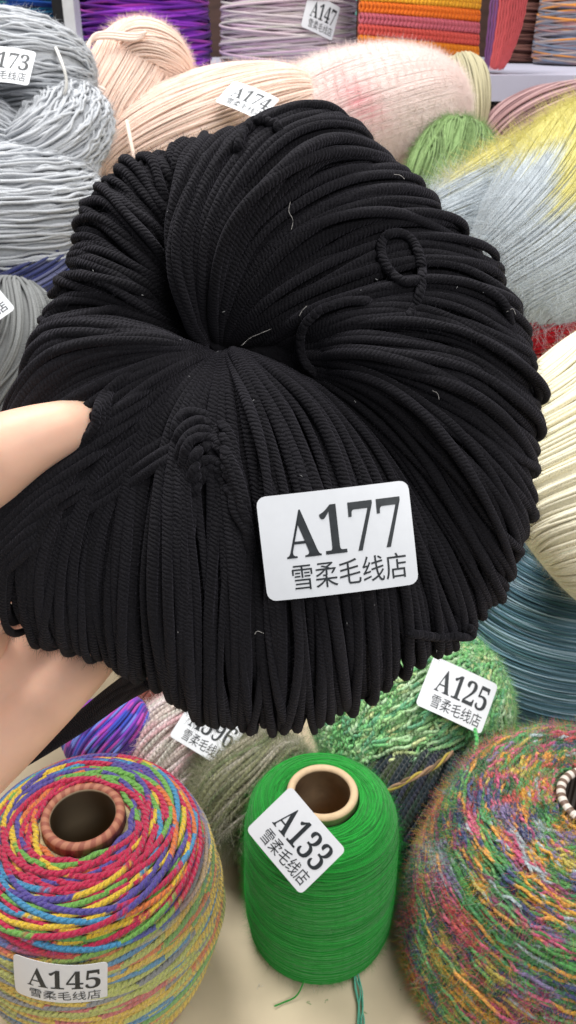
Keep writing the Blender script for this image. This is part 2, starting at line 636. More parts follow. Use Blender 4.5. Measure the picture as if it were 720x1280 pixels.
# ------------------------------------------------------------------ setting
mb = MB()
mb.box((-1.1, -0.1, -0.03), (1.1, 1.25, 0.0))
o = mb.build('table', TABLE, smooth=False)
o['kind'] = 'structure'

# stepped stand behind the cones, nearly all hidden under the yarn heaped on it
t = thing('display_stand', (0, 0.95, 0.0), 'low stepped stand under the heap of skeins', 'stand')
MB().box((-0.9, 0.74, 0.002), (0.9, 0.93, 0.17)).build('front_step', TABLE, t, smooth=False)
MB().box((-0.9, 0.932, 0.002), (0.9, 1.24, 0.36)).build('rear_step', TABLE, t, smooth=False)

t = thing('shelf', (0, 1.55, 0.5), 'white wall shelf with black underside holding cones at the back', 'shelf')
MB().box((-1.2, 1.30, 0.503), (1.2, 1.95, 0.535)).build('shelf_board', WHITE_MELAMINE, t, smooth=False)
MB().box((-1.2, 1.90, -0.4), (1.2, 1.93, 0.501)).build('back_panel', BLACK_METAL_AND_SHADE, t, smooth=False)  # black sheet standing in for the shade in the gap under the shelf
MB().box((-1.2, 1.952, 0.0), (1.2, 1.98, 1.3)).build('rear_board', DARK_WOOD, t, smooth=False)

# ------------------------------------------------------------------ the black skein held up in front
D0 = 0.352
GU = [  # guide threads of the front face: photo pixels from the middle to the rim, bulge, steepness at the middle
    ([(250, 434), (226, 345), (250, 262), (306, 172)], 0.86, 0.65),
    ([(256, 434), (254, 335), (310, 228), (404, 152)], 1.10, 0.75),
    ([(266, 434), (288, 330), (368, 236), (464, 196)], 1.18, 1.0),
    ([(274, 434), (330, 345), (420, 278), (526, 248)], 1.02, 0.95),
    ([(280, 435), (370, 350), (470, 308), (578, 300)], 0.94, 0.9),
    ([(288, 436), (398, 390), (515, 352), (634, 362)], 0.80, 0.8),
    ([(340, 436), (425, 405), (535, 392), (656, 430)], 1.00, 0.75),
    ([(372, 442), (455, 432), (555, 445), (666, 502)], 1.06, 0.7),
    ([(384, 452), (466, 470), (565, 503), (668, 572)], 1.06, 0.7),
    ([(392, 464), (482, 505), (575, 570), (656, 658)], 1.00, 0.7),
    ([(392, 472), (476, 527), (556, 620), (630, 730)], 0.90, 0.6),
    ([(372, 470), (466, 560), (536, 676), (590, 785)], 0.66, 0.5),
    ([(338, 455), (438, 556), (502, 686), (540, 824)], 0.76, 0.40),
    ([(306, 450), (398, 540), (448, 696), (466, 866)], 1.02, 0.34),
    ([(298, 451), (350, 556), (388, 716), (400, 902)], 1.16, 0.30),
    ([(290, 451), (310, 556), (330, 716), (332, 910)], 1.06, 0.32),
    ([(282, 452), (262, 556), (258, 716), (254, 900)], 0.98, 0.34),
    ([(276, 452), (218, 556), (194, 716), (195, 858)], 0.92, 0.36),
    ([(270, 452), (182, 556), (140, 696), (132, 830)], 0.78, 0.38),
    ([(264, 451), (152, 548), (86, 676), (58, 806)], 0.95, 0.40),
    ([(260, 450), (132, 528), (48, 638), (8, 756)], 0.96, 0.42),
    ([(257, 449), (122, 500), (44, 578), (8, 674)], 0.96, 0.45),
    ([(255, 447), (112, 470), (56, 520), (30, 588)], 0.95, 0.5),
    ([(253, 445), (122, 440), (70, 452), (44, 487)], 0.92, 0.55),
    ([(246, 436), (160, 402), (92, 397), (52, 414)], 0.44, 1.3),
    ([(236, 414), (180, 376), (125, 341), (84, 330)], 0.44, 1.3),
    ([(234, 376), (190, 331), (140, 286), (104, 268)], 0.46, 1.3),
    ([(240, 326), (206, 282), (176, 238), (154, 214)], 0.48, 1.3),
    ([(250, 272), (230, 238), (222, 208), (234, 186)], 0.48, 1.3),
]
NG, NR_ = len(GU), 60
GP = np.stack([spline(g, NR_) for g, _, _e in GU])
GP = np.array([325.0, 540.0]) + (GP - np.array([325.0, 540.0])) * 0.985          # (NG, NR_, 2)
GB = np.array([b for _, b, _e in GU])
GE = np.array([e_ for _, _b, e_ in GU])


def guide(g, rho):
    """pixel position on the interpolated guide field; g, rho arrays of one shape"""
    g = g % NG
    i = np.floor(g).astype(int)
    f = g - i
    x = np.clip(rho, 0, 1) * (NR_ - 1)
    j = np.minimum(x.astype(int), NR_ - 2)
    e = (x - j)[..., None]
    out = 0
    w_ = (-0.5 * f + f ** 2 - 0.5 * f ** 3, 1 - 2.5 * f ** 2 + 1.5 * f ** 3, 0.5 * f + 2 * f ** 2 - 1.5 * f ** 3, -0.5 * f ** 2 + 0.5 * f ** 3)
    bul = 0
    for k in range(4):
        a = (i + k - 1) % NG
        out = out + w_[k][..., None] * (GP[a, j] * (1 - e) + GP[a, j + 1] * e)
        bul = bul + w_[k] * GB[a]
    return out, bul, np.interp(g, np.arange(NG + 1), np.append(GE, GE[0]))


def to_world(px, z):
    """skein plane at depth D0, z metres towards the viewer"""
    x = (px[..., 0] - 360) / FPX * D0
    y = (640 - px[..., 1]) / FPX * D0
    return EYE + FW * D0 + x[..., None] * RT + y[..., None] * UP - z[..., None] * FW


SR = 0.00188
CEN = np.array([284, 443.0])
skein = thing('yarn_skein', at(330, 530, D0), 'large black wool skein held up in front of everything', 'yarn skein')
rim = GP[:, -1]
rl = np.concatenate([[0], np.cumsum(np.linalg.norm(np.diff(np.vstack([rim, rim[:1]]), axis=0), axis=1))])
NA = 110
CL1 = rng.normal(size=87)      # bunching of neighbouring threads
mb = MB()
fp, fn = [], []
LAYERS = ((190, 0.0, 1.0, 0.18), (26, 0.0016, 0.985, 0.7), (200, -0.0018, 0.997, 0.2), (180, -0.0048, 0.98, 0.2), (150, -0.0072, 0.96, 0.2))
for layer, (cnt, lift, rs, dr) in enumerate(LAYERS):
    s = (np.arange(cnt) + rng.uniform(-0.4, 0.4, cnt)) / cnt * rl[-1]
    g0 = np.interp(s, rl, np.arange(NG + 1))
    al = np.linspace(math.radians(172), math.radians(-150), NA)[None]
    rho = 0.5 + 0.5 * np.cos(al) + np.zeros((cnt, 1))
    g = g0[:, None] + rng.normal(size=(cnt, 1)) * dr * (rho - 0.7) + wob((cnt, NA), 6, 0.10)
    stray = (rng.uniform(size=(cnt, 1)) < 0.07) * rng.normal(size=(cnt, 1)) * 0.9
    g = g + stray * np.sin((rho) * math.pi) * (rho - 0.4)
    px, bul, stp = guide(g, rho)
    # the middle sinks; bundles ride over one another near it
    front = np.sin(al)
    b = 0.043 * bul
    z = np.where(front > 0, b * np.abs(front) ** np.where(al > math.pi / 2, stp, 0.85), 0.036 * front)
    hole = np.clip((al - math.radians(125)) / math.radians(47), 0, 1)
    z = z - 0.010 * hole ** 2
    px = CEN + (px - CEN) * (1 - 0.35 * np.clip((0.06 - rho) / 0.06, 0, 1) * (al > 0))[..., None]
    cl = CL1[np.mod((g * 3).astype(int), 87)] * (1 - (g * 3) % 1) + CL1[np.mod((g * 3).astype(int) + 1, 87)] * ((g * 3) % 1)
    off = lift + cl * 0.0026 * np.sin(np.clip(rho, 0, 1) * math.pi) + rng.normal(size=(cnt, 1)) * 0.0010 + wob((cnt, NA), 7, 0.0012) + (1 - rho) ** 2 * rng.normal(size=(cnt, 1)) * 0.0035
    nrm2 = norm(px - np.array([285, 500.0]))
    cosr = np.cos(al)
    # offset along the outward normal of the section
    nz, nr = np.sin(al), np.where(rho > 0.5, cosr, 0)
    px = px + nrm2 * (nr * off / D0 * FPX)[..., None]
    z = z + nz * off
    px = np.array([300, 520.0]) + (px - np.array([300, 520.0])) * (1 - (1 - rs + 0.0035 * rng.normal(size=(cnt, 1)) + 0.006 * CL1[(g0 * 3).astype(int) % 87][:, None]) * rho)[..., None]
    P = to_world(px, z)
    ref = norm(nz[..., None] * (-FW) + (nr[..., None]) * (nrm2[..., 0:1] * RT - nrm2[..., 1:2] * UP) + 1e-4 * RT)
    rr = SR * (1 + rng.normal(size=(cnt, 1)) * 0.10 + wob((cnt, NA), 14, 0.08))
    mb.tubes(P, rr, ref, 8, colour_jit((0.0098, 0.0093, 0.0114), cnt, NA, 0.12))
    if layer == 0:
        fp, fn = P, ref
core_g = np.linspace(0, NG, 90, endpoint=False)[None] + np.zeros((24, 1))
core_a = np.linspace(math.radians(176), math.radians(-178), 24)[:, None] + np.zeros((1, 90))
cpx, cb, cs = guide(core_g, 0.5 + 0.5 * np.cos(core_a))
cz = np.where(np.sin(core_a) > 0, (0.043 * cb - 0.009), 0.028) * np.sign(np.sin(core_a)) * np.abs(np.sin(core_a)) ** np.where(core_a > 1.571, cs, 0.9) - 0.004 * (core_a > 2.2)
k_ = np.clip((0.06 - (0.5 + 0.5 * np.cos(core_a))) / 0.06, 0, 1)[..., None]
cpx = CEN + (cpx - CEN) * (1 - k_)
cpx = np.array([300, 520.0]) + (cpx - np.array([300, 520.0])) * 0.95
mb.grid(to_world(cpx, cz), dye=np.array([0.0098, 0.0093, 0.0114]), closed=True)
mb.build('yarn', BLACK, skein)
fuzz(skein, fp[:, 18:80], fn[:, 18:80], 230000, 0.0030, np.array([0.020, 0.019, 0.0235]), rad=0.000035, spread=0.3, along=0.9)


def front_z(px, py):
    """height of the front face of the skein at a photo pixel (nearest thread point)"""
    Q = (fp - EYE)
    d = Q @ FW
    X, Y = 360 + Q @ RT / d * FPX, 640 - Q @ UP / d * FPX
    k = (X - px) ** 2 + (Y - py) ** 2
    m = k < 14 ** 2
    return d[m].min() if m.any() else d.ravel()[k.argmin()]


def on_skein(pts, lift=0.001, n=60):
    return np.array([at(x, y, front_z(x, y) - lift) for x, y in spline(pts, n)])


# loose threads lying on the skein: a curl at the right, one by the middle, a knotted bunch, the rim loop
bl = np.array([0.0098, 0.0093, 0.0114])
for pts, lf in (
    ([(648, 420), (625, 375), (580, 352), (535, 348), (505, 352), (484, 335), (476, 308), (486, 292), (508, 293), (523, 315), (528, 345), (522, 375), (508, 400)], 0.0020),
    ([(470, 372), (430, 378), (398, 390), (380, 408), (375, 432), (382, 455), (400, 470)], 0.0016),
    ([(296, 190), (303, 166), (318, 152), (336, 152), (352, 160)], 0.0025),
    ([(505, 790), (540, 796), (575, 795), (590, 792), (588, 784), (575, 786)], 0.0005),
):
    p = on_skein(pts, lf, 90)
    p += wob((1, 90), 10, 0.0003)[0][:, None] * UP
    e_ = np.linspace(0, 1, 90)
    p += FW * (0.007 * np.clip((0.10 - np.minimum(e_, 1 - e_)) / 0.10, 0, 1) ** 1.5)[:, None]
    MB().tubes(p, SR * 0.95, None, 8, bl).build('loose_strand', BLACK, skein)
mb = MB()
for k in range(8):
    a = np.array([(212 + 3 * k, 560 + 9 * k), (222 + 6 * k, 527 + 9 * k), (250 + 6 * k, 512 + 14 * k), (277 + 4 * k, 538 + 17 * k), (297 + 2.5 * k, 585 + 15 * k), (308 + 1.2 * k, 640 + 12 * k)])
    a = a + rng.normal(size=a.shape) * 3
    p = on_skein(a, 0.0016 + 0.003 * (1 - abs(k / 7 - 0.5) * 2), 70)
    p = p + FW * (np.clip((np.linspace(0, 1, 70) - 0.75) / 0.25, 0, 1) * 0.008 + np.clip((0.15 - np.linspace(0, 1, 70)) / 0.15, 0, 1) * 0.006)[:, None]
    mb.tubes(p, SR, None, 8, bl)
mb.build('tied_bunch', BLACK, skein)
mb = MB()
for k in range(9):   # threads of the lower left lobe that lap over the thumb
    o_ = np.array([4.5 * k, 10.0 * k])
    dp = 0.0016 * k
    a = [(218, 468, front_z(218 + o_[0], 468 + o_[1]) + 0.010), (172, 494, front_z(172 + o_[0], 494 + o_[1]) + 0.0005), (132, 521, 0.311 + dp), (98, 545, 0.3065 + dp), (58, 574, 0.3045 + dp), (15, 609, 0.304 + dp), (-30, 655, 0.309 + dp), (-60, 720, 0.330 + dp), (-62, 770, 0.352)]
    p = spline(np.array([at(x + o_[0] * (0.55 if i > 3 else 1), y + o_[1], min(d, front_z(max(x + o_[0], 0), y + o_[1]) - 0.0005) if 1 < i < 6 else d) for i, (x, y, d) in enumerate(a)]), 80)
    mb.tubes(p, SR * (1 + wob((1, 80), 10, 0.06)), None, 8, bl)
for k in range(3):
    o_ = np.array([6.0 * k, -5.0 * k])
    a = [(205, 440, front_z(205, 440) + 0.010), (160, 468, front_z(160, 468) + 0.0005), (131, 492, 0.3085), (121, 513, 0.3025), (118, 534, 0.3035), (96, 556, 0.307), (60, 590, 0.311), (20, 640, 0.322)]
    p = spline(np.array([at(x + o_[0], y + o_[1], d + 0.0018 * k) for x, y, d in a]), 80)
    mb.tubes(p, SR * (1 + wob((1, 80), 10, 0.06)), None, 8, bl)
mb.build('lapping_strand', BLACK, skein)
mb = MB()
for k in range(9):   # slack threads hanging behind the hand
    a = np.array([at(172 + k * 2, 838 + k * 2.2, 0.388 + 0.002 * (k % 4)), at(138 + k * 1.4, 862 + k * 2.0, 0.415 + 0.002 * (k % 3)), at(100 + k * 1.0, 893 + k * 1.8, 0.430), at(60 + k * 0.6, 925 + k * 1.2, 0.436), at(10, 962 + k * 0.6, 0.44)])
    mb.tubes(spline(a, 50), SR, None, 8, bl)
mb.build('hanging_strand', BLACK, skein)
# specks of pale lint
mb = MB()
for pts in ([(363, 252), (361, 264), (366, 275), (364, 288)], [(302, 432), (312, 423), (325, 417), (340, 411)], [(374, 395), (378, 388), (384, 382)], [(540, 488), (547, 492), (549, 500)], [(633, 790 - 400), (641, 386), (645, 394)], [(492, 218), (500, 219), (506, 224)], [(318, 793), (322, 789), (330, 792)]):
    mb.tubes(on_skein(pts, 0.003, 16), 0.00011, None, 5, np.array([0.38, 0.36, 0.34]))
for _ in range(26):
    x, y = rng.uniform(80, 620), rng.uniform(230, 840)
    mb.tubes(on_skein([(x, y), (x + rng.uniform(-4, 4), y + rng.uniform(-4, 4))], 0.0026, 4), 0.00012, None, 5, np.array([0.3, 0.3, 0.3]))
mb.build('lint', FINE, skein)['kind'] = 'stuff'
tilt = -0.06
label(skein, at(423, 677, min(front_z(x, y) for x in (345, 420, 490) for y in (640, 680, 725)) - 0.0055), -FW + UP * tilt + RT * 0.03, imgdir(1, -0.115), 'A177', w=0.0535, h=0.0365, bu=7, bv=3)

# ------------------------------------------------------------------ the hand
hand = thing('person', at(-110, 960, 0.39), 'bare hand gripping the black skein, thumb pressed into it', 'person')


def tube_chain(mb, pts, n=26, sides=20):
    A = np.array([[*at(x, y, d), r] for x, y, d, r in pts])
    q = spline(A, n)
    P, R = q[:, :3], q[:, 3]
    T = norm(np.gradient(P, axis=0))
    # rounded ends
    ends0 = [(P[0] - T[0] * R[0] * math.sin(a), R[0] * math.cos(a)) for a in np.linspace(1.5, 0.2, 6)]
    ends1 = [(P[-1] + T[-1] * R[-1] * math.sin(a), R[-1] * math.cos(a)) for a in np.linspace(0.2, 1.5, 6)]
    P = np.vstack([[e[0] for e in ends0], P, [e[0] for e in ends1]])
    R = np.concatenate([[e[1] for e in ends0], R, [e[1] for e in ends1]])
    T = norm(np.gradient(P, axis=0))
    B = norm(np.cross(T, np.array([0.31, 0.2, 0.93])))
    Nn = np.cross(B, T)
    a = np.arange(sides) / sides * 2 * math.pi
    V = P[:, None] + R[:, None, None] * (np.cos(a)[None, :, None] * Nn[:, None] + np.sin(a)[None, :, None] * B[:, None])
    mb.grid(V, closed=True)
    k = mb.n
    for ring in (0, len(P) - 1):
        base = k - len(P) * sides + ring * sides
        c = list(range(base, base + sides))
        if ring:
            c = c[::-1]
        for j in range(1, sides - 2, 2):
            mb.q.append(np.array([[c[0], c[j], c[j + 1], c[j + 2]]]))


mb = MB()
# forearm and wrist, four rays of the palm, fingers curled under the skein, thumb over the top
tube_chain(mb, [(-520, 1290, 0.40, 0.034), (-330, 1130, 0.402, 0.030), (-190, 1010, 0.400, 0.025), (-120, 950, 0.398, 0.023)])
tube_chain(mb, [(-430, 1310, 0.405, 0.033), (-260, 1150, 0.405, 0.029), (-140, 1040, 0.402, 0.024), (-70, 960, 0.400, 0.022)])
for off, lens in ((0, 0.85), (52, 1.0), (104, 1.0), (150, 0.95)):
    ox, oy = -0.70 * off, -0.72 * off
    tube_chain(mb, [(-95 + ox, 1010 + oy, 0.402, 0.021), (0 + ox, 918 + oy, 0.402, 0.020), (100 + ox, 826 + oy, 0.400, 0.0155), (160 + ox * 0.95, 765 + oy * 0.95, 0.402, 0.0105)])
    tube_chain(mb, [(140 + ox * 0.95, 785 + oy * 0.95, 0.402, 0.0105), (225 + ox, 705 + oy * 1.0, 0.412, 0.0095), (290 * lens + ox * 0.9, 650 + oy * 0.9, 0.408, 0.0085), (330 * lens + ox * 0.85, 615 + oy * 0.85, 0.398, 0.0072)])
tube_chain(mb, [(-150, 960, 0.395, 0.022), (-170, 850, 0.372, 0.022), (-135, 730, 0.345, 0.019), (-80, 640, 0.322, 0.0165), (-20, 583, 0.306, 0.0165), (38, 550, 0.304, 0.0125), (88, 532, 0.310, 0.0098), (112, 524, 0.322, 0.0085), (128, 516, 0.336, 0.007)], n=40)
tube_chain(mb, [(-60, 900, 0.392, 0.022), (-95, 830, 0.378, 0.023), (-60, 790, 0.372, 0.020), (-34, 797, 0.374, 0.015)])
hm = mb.build('hand', SKIN, hand)
rm = hm.modifiers.new('merge', 'REMESH')
rm.mode, rm.voxel_size, rm.use_smooth_shade = 'VOXEL', 0.0016, True
sm = hm.modifiers.new('soften', 'SMOOTH')
sm.factor, sm.iterations = 0.5, 12

# ------------------------------------------------------------------ cones on the table in front
R_, Y_, G_, V_, C_, O_ = srgb(200, 44, 84), srgb(232, 196, 62), srgb(118, 180, 84), srgb(92, 80, 160), srgb(74, 150, 196), srgb(226, 124, 66)
LM, GY, PK = srgb(196, 204, 100), srgb(140, 145, 150), srgb(214, 104, 104)
c145 = (-0.128, 0.366, 0.0)


def rope_dye(P):
    z = P[..., 2:3]
    a = ring_dye(P, [R_, V_, Y_, G_, R_, V_, G_, Y_, R_, C_, V_, O_], 0.062, 0.45, 0.10)
    pal = [0.82 * c + 0.18 * srgb(215, 205, 190) for c in (Y_, LM, C_, LM, O_, LM, GY, G_, Y_, PK, C_, Y_, LM)]
    b = ring_dye(P, pal, 0.09, 0.5, 0.10)
    k = np.clip((0.142 - z) / 0.012, 0, 1)
    return a * (1 - k) + b * k


cA = cone('yarn_cone', 'multicoloured rope yarn cone with striped tube in rainbow colours', c145,
          [(0.055, 0.004), (0.064, 0.020), (0.0785, 0.065), (0.0815, 0.090), (0.0785, 0.118), (0.0715, 0.142), (0.062, 0.155), (0.046, 0.162), (0.0285, 0.165)],
          0.0020, 3.3, 38, rope_dye, ROPE, tube=0.026, tube_mat=None, tube_h=0.007, fz=9000, fl=0.005, jit=0.0005, dye2=1)
tm, nt, b = new_mat('striped paper tube')
tc = nt.nodes.new('ShaderNodeTexCoord')
sx = nt.nodes.new('ShaderNodeSeparateXYZ')
nt.links.new(tc.outputs['Object'], sx.inputs[0])
ang = math_node(nt, 'ARCTAN2', sx.outputs[1], sx.outputs[0])
rad = math_node(nt, 'SQRT', math_node(nt, 'ADD', math_node(nt, 'MULTIPLY', sx.outputs[0], sx.outputs[0]), math_node(nt, 'MULTIPLY', sx.outputs[1], sx.outputs[1])))
sn = math_node(nt, 'SINE', math_node(nt, 'ADD', math_node(nt, 'MULTIPLY', ang, 22.0), math_node(nt, 'MULTIPLY', rad, 420.0)))
rp = nt.nodes.new('ShaderNodeValToRGB')
rp.color_ramp.elements[0].position, rp.color_ramp.elements[1].position = 0.30, 0.62
rp.color_ramp.elements[0].color = (*srgb(152, 88, 70), 1)
rp.color_ramp.elements[1].color = (*srgb(180, 120, 94), 1)
nt.links.new(math_node(nt, 'MULTIPLY', math_node(nt, 'ADD', sn, 1.0), 0.5), rp.inputs[0])
mx = nt.nodes.new('ShaderNodeMix')
mx.data_type = 'RGBA'
nt.links.new(math_node(nt, 'LESS_THAN', rad, 0.0204), mx.inputs[0])
nt.links.new(rp.outputs[0], mx.inputs[6])
mx.inputs[7].default_value = (*srgb(190, 170, 140), 1)
nt.links.new(mx.outputs[2], b.inputs['Base Color'])
b.inputs['Roughness'].default_value = 0.7
for ch in cA.children:
    if ch.name.startswith('tube'):
        ch.data.materials[0] = tm
an = math.radians(-1)
pA = np.array([math.sin(an), -math.cos(an), 0])
label(cA, np.array(c145) + pA * 0.0828 + np.array([0, 0, 0.128]), pA + np.array([0, 0, 0.05]), np.cross(np.array([0, 0, 1.0]), -(-pA)) + np.array([0, 0, -0.10]), 'A145', w=0.054, h=0.034, bu=12.5, bv=5)

GRN = srgb(24, 142, 46)
c133 = (0.0235, 0.408, 0.0)


def green_dye(P):
    S, N, _ = P.shape
    return np.clip(GRN * (1 + wob((S, N), N // 40, 0.2)[..., None]), 0, 1)


cB = cone('yarn_cone', 'plain bright green thread cone with pale cardboard tube', c133,
          [(0.047, 0.003), (0.052, 0.010), (0.0545, 0.040), (0.0540, 0.090), (0.0525, 0.115), (0.048, 0.130), (0.038, 0.137), (0.0262, 0.139)],
          0.00048, 8.6, 64, green_dye, FINE, tube=0.0245, tube_h=0.007, fz=22000, fl=0.005, jit=0.0003, seg=48, sides=5, core_dye=GRN * 0.9, fr=0.000025)
label(cB, at(369, 1050, 0.530), -FW * 0.95 + UP * 0.22 - RT * 0.16, imgdir(64, 67), 'A133', w=0.0510, h=0.0390, bu=4, bv=2)
mb = MB()
a = spline([(0.045, 0.385, 0.01), (0.049, 0.362, 0.004), (0.051, 0.345, 0.002), (0.050, 0.325, 0.002), (0.052, 0.30, 0.002)], 60)
for k in range(5):
    mb.tubes(a + wob((1, 60), 8, 0.0008)[0][:, None] * np.array([1, 0, 0.3]) + np.array([rng.normal() * 0.0013, 0, 0.0006 * k]), 0.0006, np.array([0, 0, 1.0]), 5, srgb(90, 175, 150))
a = spline([(0.012, 0.357, 0.012), (0.006, 0.350, 0.004), (-0.004, 0.346, 0.002), (-0.010, 0.343, 0.003)], 30)
mb.tubes(a, 0.0006, np.array([0, 0, 1.0]), 5, GRN)
mb.build('yarn_tail', FINE, cB)

MOT = [srgb(100, 175, 96), srgb(236, 168, 84), srgb(222, 110, 140), srgb(96, 165, 110), srgb(84, 150, 84), srgb(206, 96, 132), srgb(228, 170, 70), srgb(80, 86, 130), srgb(120, 178, 112), srgb(150, 74, 110), srgb(180, 195, 200), srgb(62, 112, 70), srgb(205, 96, 90), srgb(140, 124, 165), srgb(74, 140, 92), srgb(58, 76, 104), srgb(90, 150, 80), srgb(206, 190, 96)]
def patch_dye(P):
    S, N, _ = P.shape
    th = np.arctan2(P[..., 1], P[..., 0])
    q = (P[..., 2] - np.hypot(P[..., 0], P[..., 1])) * 0.7
    a = th * 4.6 + q * 60 + wob((S, N), N // 12, 0.30)
    b_ = q / 0.0085 + 0.5 * np.sin(th * 3) + wob((S, N), N // 12, 0.35)
    h = (np.floor(a).astype(int) * 73856093) ^ (np.floor(b_).astype(int) * 19349663)
    c = np.array(MOT)[np.abs(h // 7) % len(MOT)]
    d = ring_dye(P, MOT, 0.018, 0.8, 0.3)
    k = (rng.uniform(size=(S, N // 10 + 1)).repeat(10, 1)[:, :N] < 0.62)[..., None]
    return np.where(k, c, d)


c3 = (0.2015, 0.385, 0.0)
cC = cone('yarn_cone', 'big fuzzy cone of mottled green, pink and orange yarn', c3,
          [(0.110, 0.004), (0.1165, 0.018), (0.115, 0.048), (0.108, 0.083), (0.099, 0.113), (0.088, 0.137), (0.074, 0.150), (0.052, 0.157), (0.030, 0.160)],
          0.0012, 13, 26, patch_dye, BOUCLE, tube=0.027, tube_h=0.006, fz=160000, fl=0.007, jit=0.0012, wiggle=0.0010, fr=0.00006, core_dye=srgb(70, 95, 75), seg=170, sides=5)
m2, nt, b = new_mat('grey striped paper tube')
tc = nt.nodes.new('ShaderNodeTexCoord')
sx = nt.nodes.new('ShaderNodeSeparateXYZ')
nt.links.new(tc.outputs['Object'], sx.inputs[0])
ang = math_node(nt, 'ARCTAN2', sx.outputs[1], sx.outputs[0])
sn = math_node(nt, 'SINE', math_node(nt, 'MULTIPLY', ang, 24.0))
rp = nt.nodes.new('ShaderNodeValToRGB')
rp.color_ramp.elements[0].position, rp.color_ramp.elements[1].position = 0.35, 0.6
rp.color_ramp.elements[0].color = (*srgb(110, 88, 76), 1)
rp.color_ramp.elements[1].color = (*srgb(215, 205, 195), 1)
nt.links.new(math_node(nt, 'MULTIPLY', math_node(nt, 'ADD', sn, 1.0), 0.5), rp.inputs[0])
nt.links.new(rp.outputs[0], b.inputs['Base Color'])
for ch in cC.children:
    if ch.name.startswith('tube'):
        ch.data.materials[0] = m2

# ------------------------------------------------------------------ yarn behind the cones
GB_ = [srgb(120, 196, 122), srgb(166, 214, 146), srgb(110, 180, 130), srgb(186, 222, 170), srgb(112, 178, 136), srgb(132, 204, 130), srgb(210, 222, 160), srgb(150, 206, 136), srgb(196, 226, 184)]
gb = yarn_body('yarn_ball', 'mottled light and dark green fuzzy yarn ball under a white label', 'yarn ball',
               [dict(ctrl=[at(400, 930, 0.74), at(510, 893, 0.735), at(628, 850, 0.745)], R=0.068, n=170, twist=1.2, p=2.3, layers=2, jit=0.5, drift=2.0, N=200, wig=0.0016),
                dict(ctrl=[at(470, 985, 0.74), at(520, 890, 0.73), at(560, 800, 0.75)], R=0.0690, n=120, twist=-0.8, p=2.3, layers=1, jit=0.6, drift=2.0, N=200, wig=0.0020)],
               lambda P: ring_dye(P, GB_, 0.020, 0.7, 0.4), BOUCLE, at(510, 893, 0.735) * np.array([1, 1, 0]), 0.0014, fz=70000, fl=0.006, fr=0.00007)
label(gb, at(572, 868, 0.655), -FW * 0.9 + UP * 0.3 + RT * 0.1, imgdir(70, 33), 'A125', w=0.0545, h=0.041, bu=3, bv=1)
mb = MB()
mb.tubes(spline([at(592, 905, 0.655), at(596, 925, 0.64), at(594, 945, 0.63), at(596, 962, 0.61)], 40), 0.0016, None, 6, srgb(80, 185, 95))
mb.build('yarn_tail', BOUCLE, gb)

TEAL = [srgb(112, 148, 166), srgb(95, 132, 152), srgb(82, 122, 130), srgb(165, 192, 208), srgb(72, 108, 120)]
cone('yarn_cone', 'slate blue thread cone behind the green ball', (0.262, 0.66, 0.0),
     [(0.10, 0.002), (0.108, 0.02), (0.112, 0.07), (0.104, 0.12), (0.088, 0.16), (0.06, 0.185), (0.03, 0.195)],
     0.0007, 15.0, 26, lambda P: ring_dye(P, TEAL, 0.15, 0.6, 0.3), FINE, tube=0.026, fz=5000, fl=0.007, jit=0.0009, seg=64, sides=5, core_dye=srgb(70, 105, 118))

yarn_body('yarn_ball', 'blush white yarn ball peeping out below the black skein', 'yarn ball',
          [dict(ctrl=[at(170, 960, 0.76), at(250, 935, 0.75), at(330, 915, 0.76)], R=0.052, n=70, twist=0.8, jit=0.4, drift=1.0)],
          lambda P: ring_dye(P, [srgb(226, 212, 205), srgb(232, 190, 195), srgb(215, 210, 200), srgb(240, 225, 225), srgb(195, 190, 175)], 0.03, 0.6, 0.3), BOUCLE,
          at(250, 935, 0.75) * np.array([1, 1, 0]), 0.0017, fz=30000, fl=0.009, fr=0.00008)
ab = [o for o in COL.objects if o.name.startswith('yarn_ball') and o.parent is None][-1]
label(ab, at(260, 914, 0.688), -FW + UP * 0.55 + RT * 0.1, imgdir(60, 40), 'A396', w=0.050, h=0.038, bu=4, bv=2, shop=True)
yarn_body('yarn_ball', 'grey olive fuzzy yarn ball between the rainbow cone and green cone', 'yarn ball',
          [dict(ctrl=[at(255, 1010, 0.70), at(320, 990, 0.69), at(390, 965, 0.70)], R=0.045, n=70, twist=1.0, jit=0.4, drift=1.0)],
          lambda P: ring_dye(P, [srgb(146, 148, 112), srgb(126, 132, 102), srgb(172, 166, 144), srgb(120, 132, 94), srgb(188, 182, 168)], 0.05, 0.5, 0.4), BOUCLE,
          at(320, 990, 0.69) * np.array([1, 1, 0]), 0.0014, fz=50000, fl=0.010, fr=0.00008)
yarn_body('yarn_ball', 'violet and blue glossy yarn ball beneath the holding hand', 'yarn ball',
          [dict(ctrl=[at(85, 935, 0.74), at(138, 912, 0.735), at(184, 892, 0.75)], R=0.029, n=60, twist=1.2)],
          lambda P: ring_dye(P, [srgb(140, 70, 190), srgb(70, 90, 200), srgb(190, 80, 180), srgb(120, 140, 225), srgb(90, 60, 150)], 0.018, 0.5, 0.3), SOFT,
          at(128, 915, 0.715) * np.array([1, 1, 0]), 0.0014)
yarn_body('yarn_ball', 'rust brown yarn ball beside the violet ball', 'yarn ball',
          [dict(ctrl=[at(120, 915, 0.80), at(182, 905, 0.80), at(240, 880, 0.80)], R=0.040, n=60, twist=1.2)],
          srgb(120, 66, 56), SOFT, at(182, 905, 0.80) * np.array([1, 1, 0]), 0.0016)
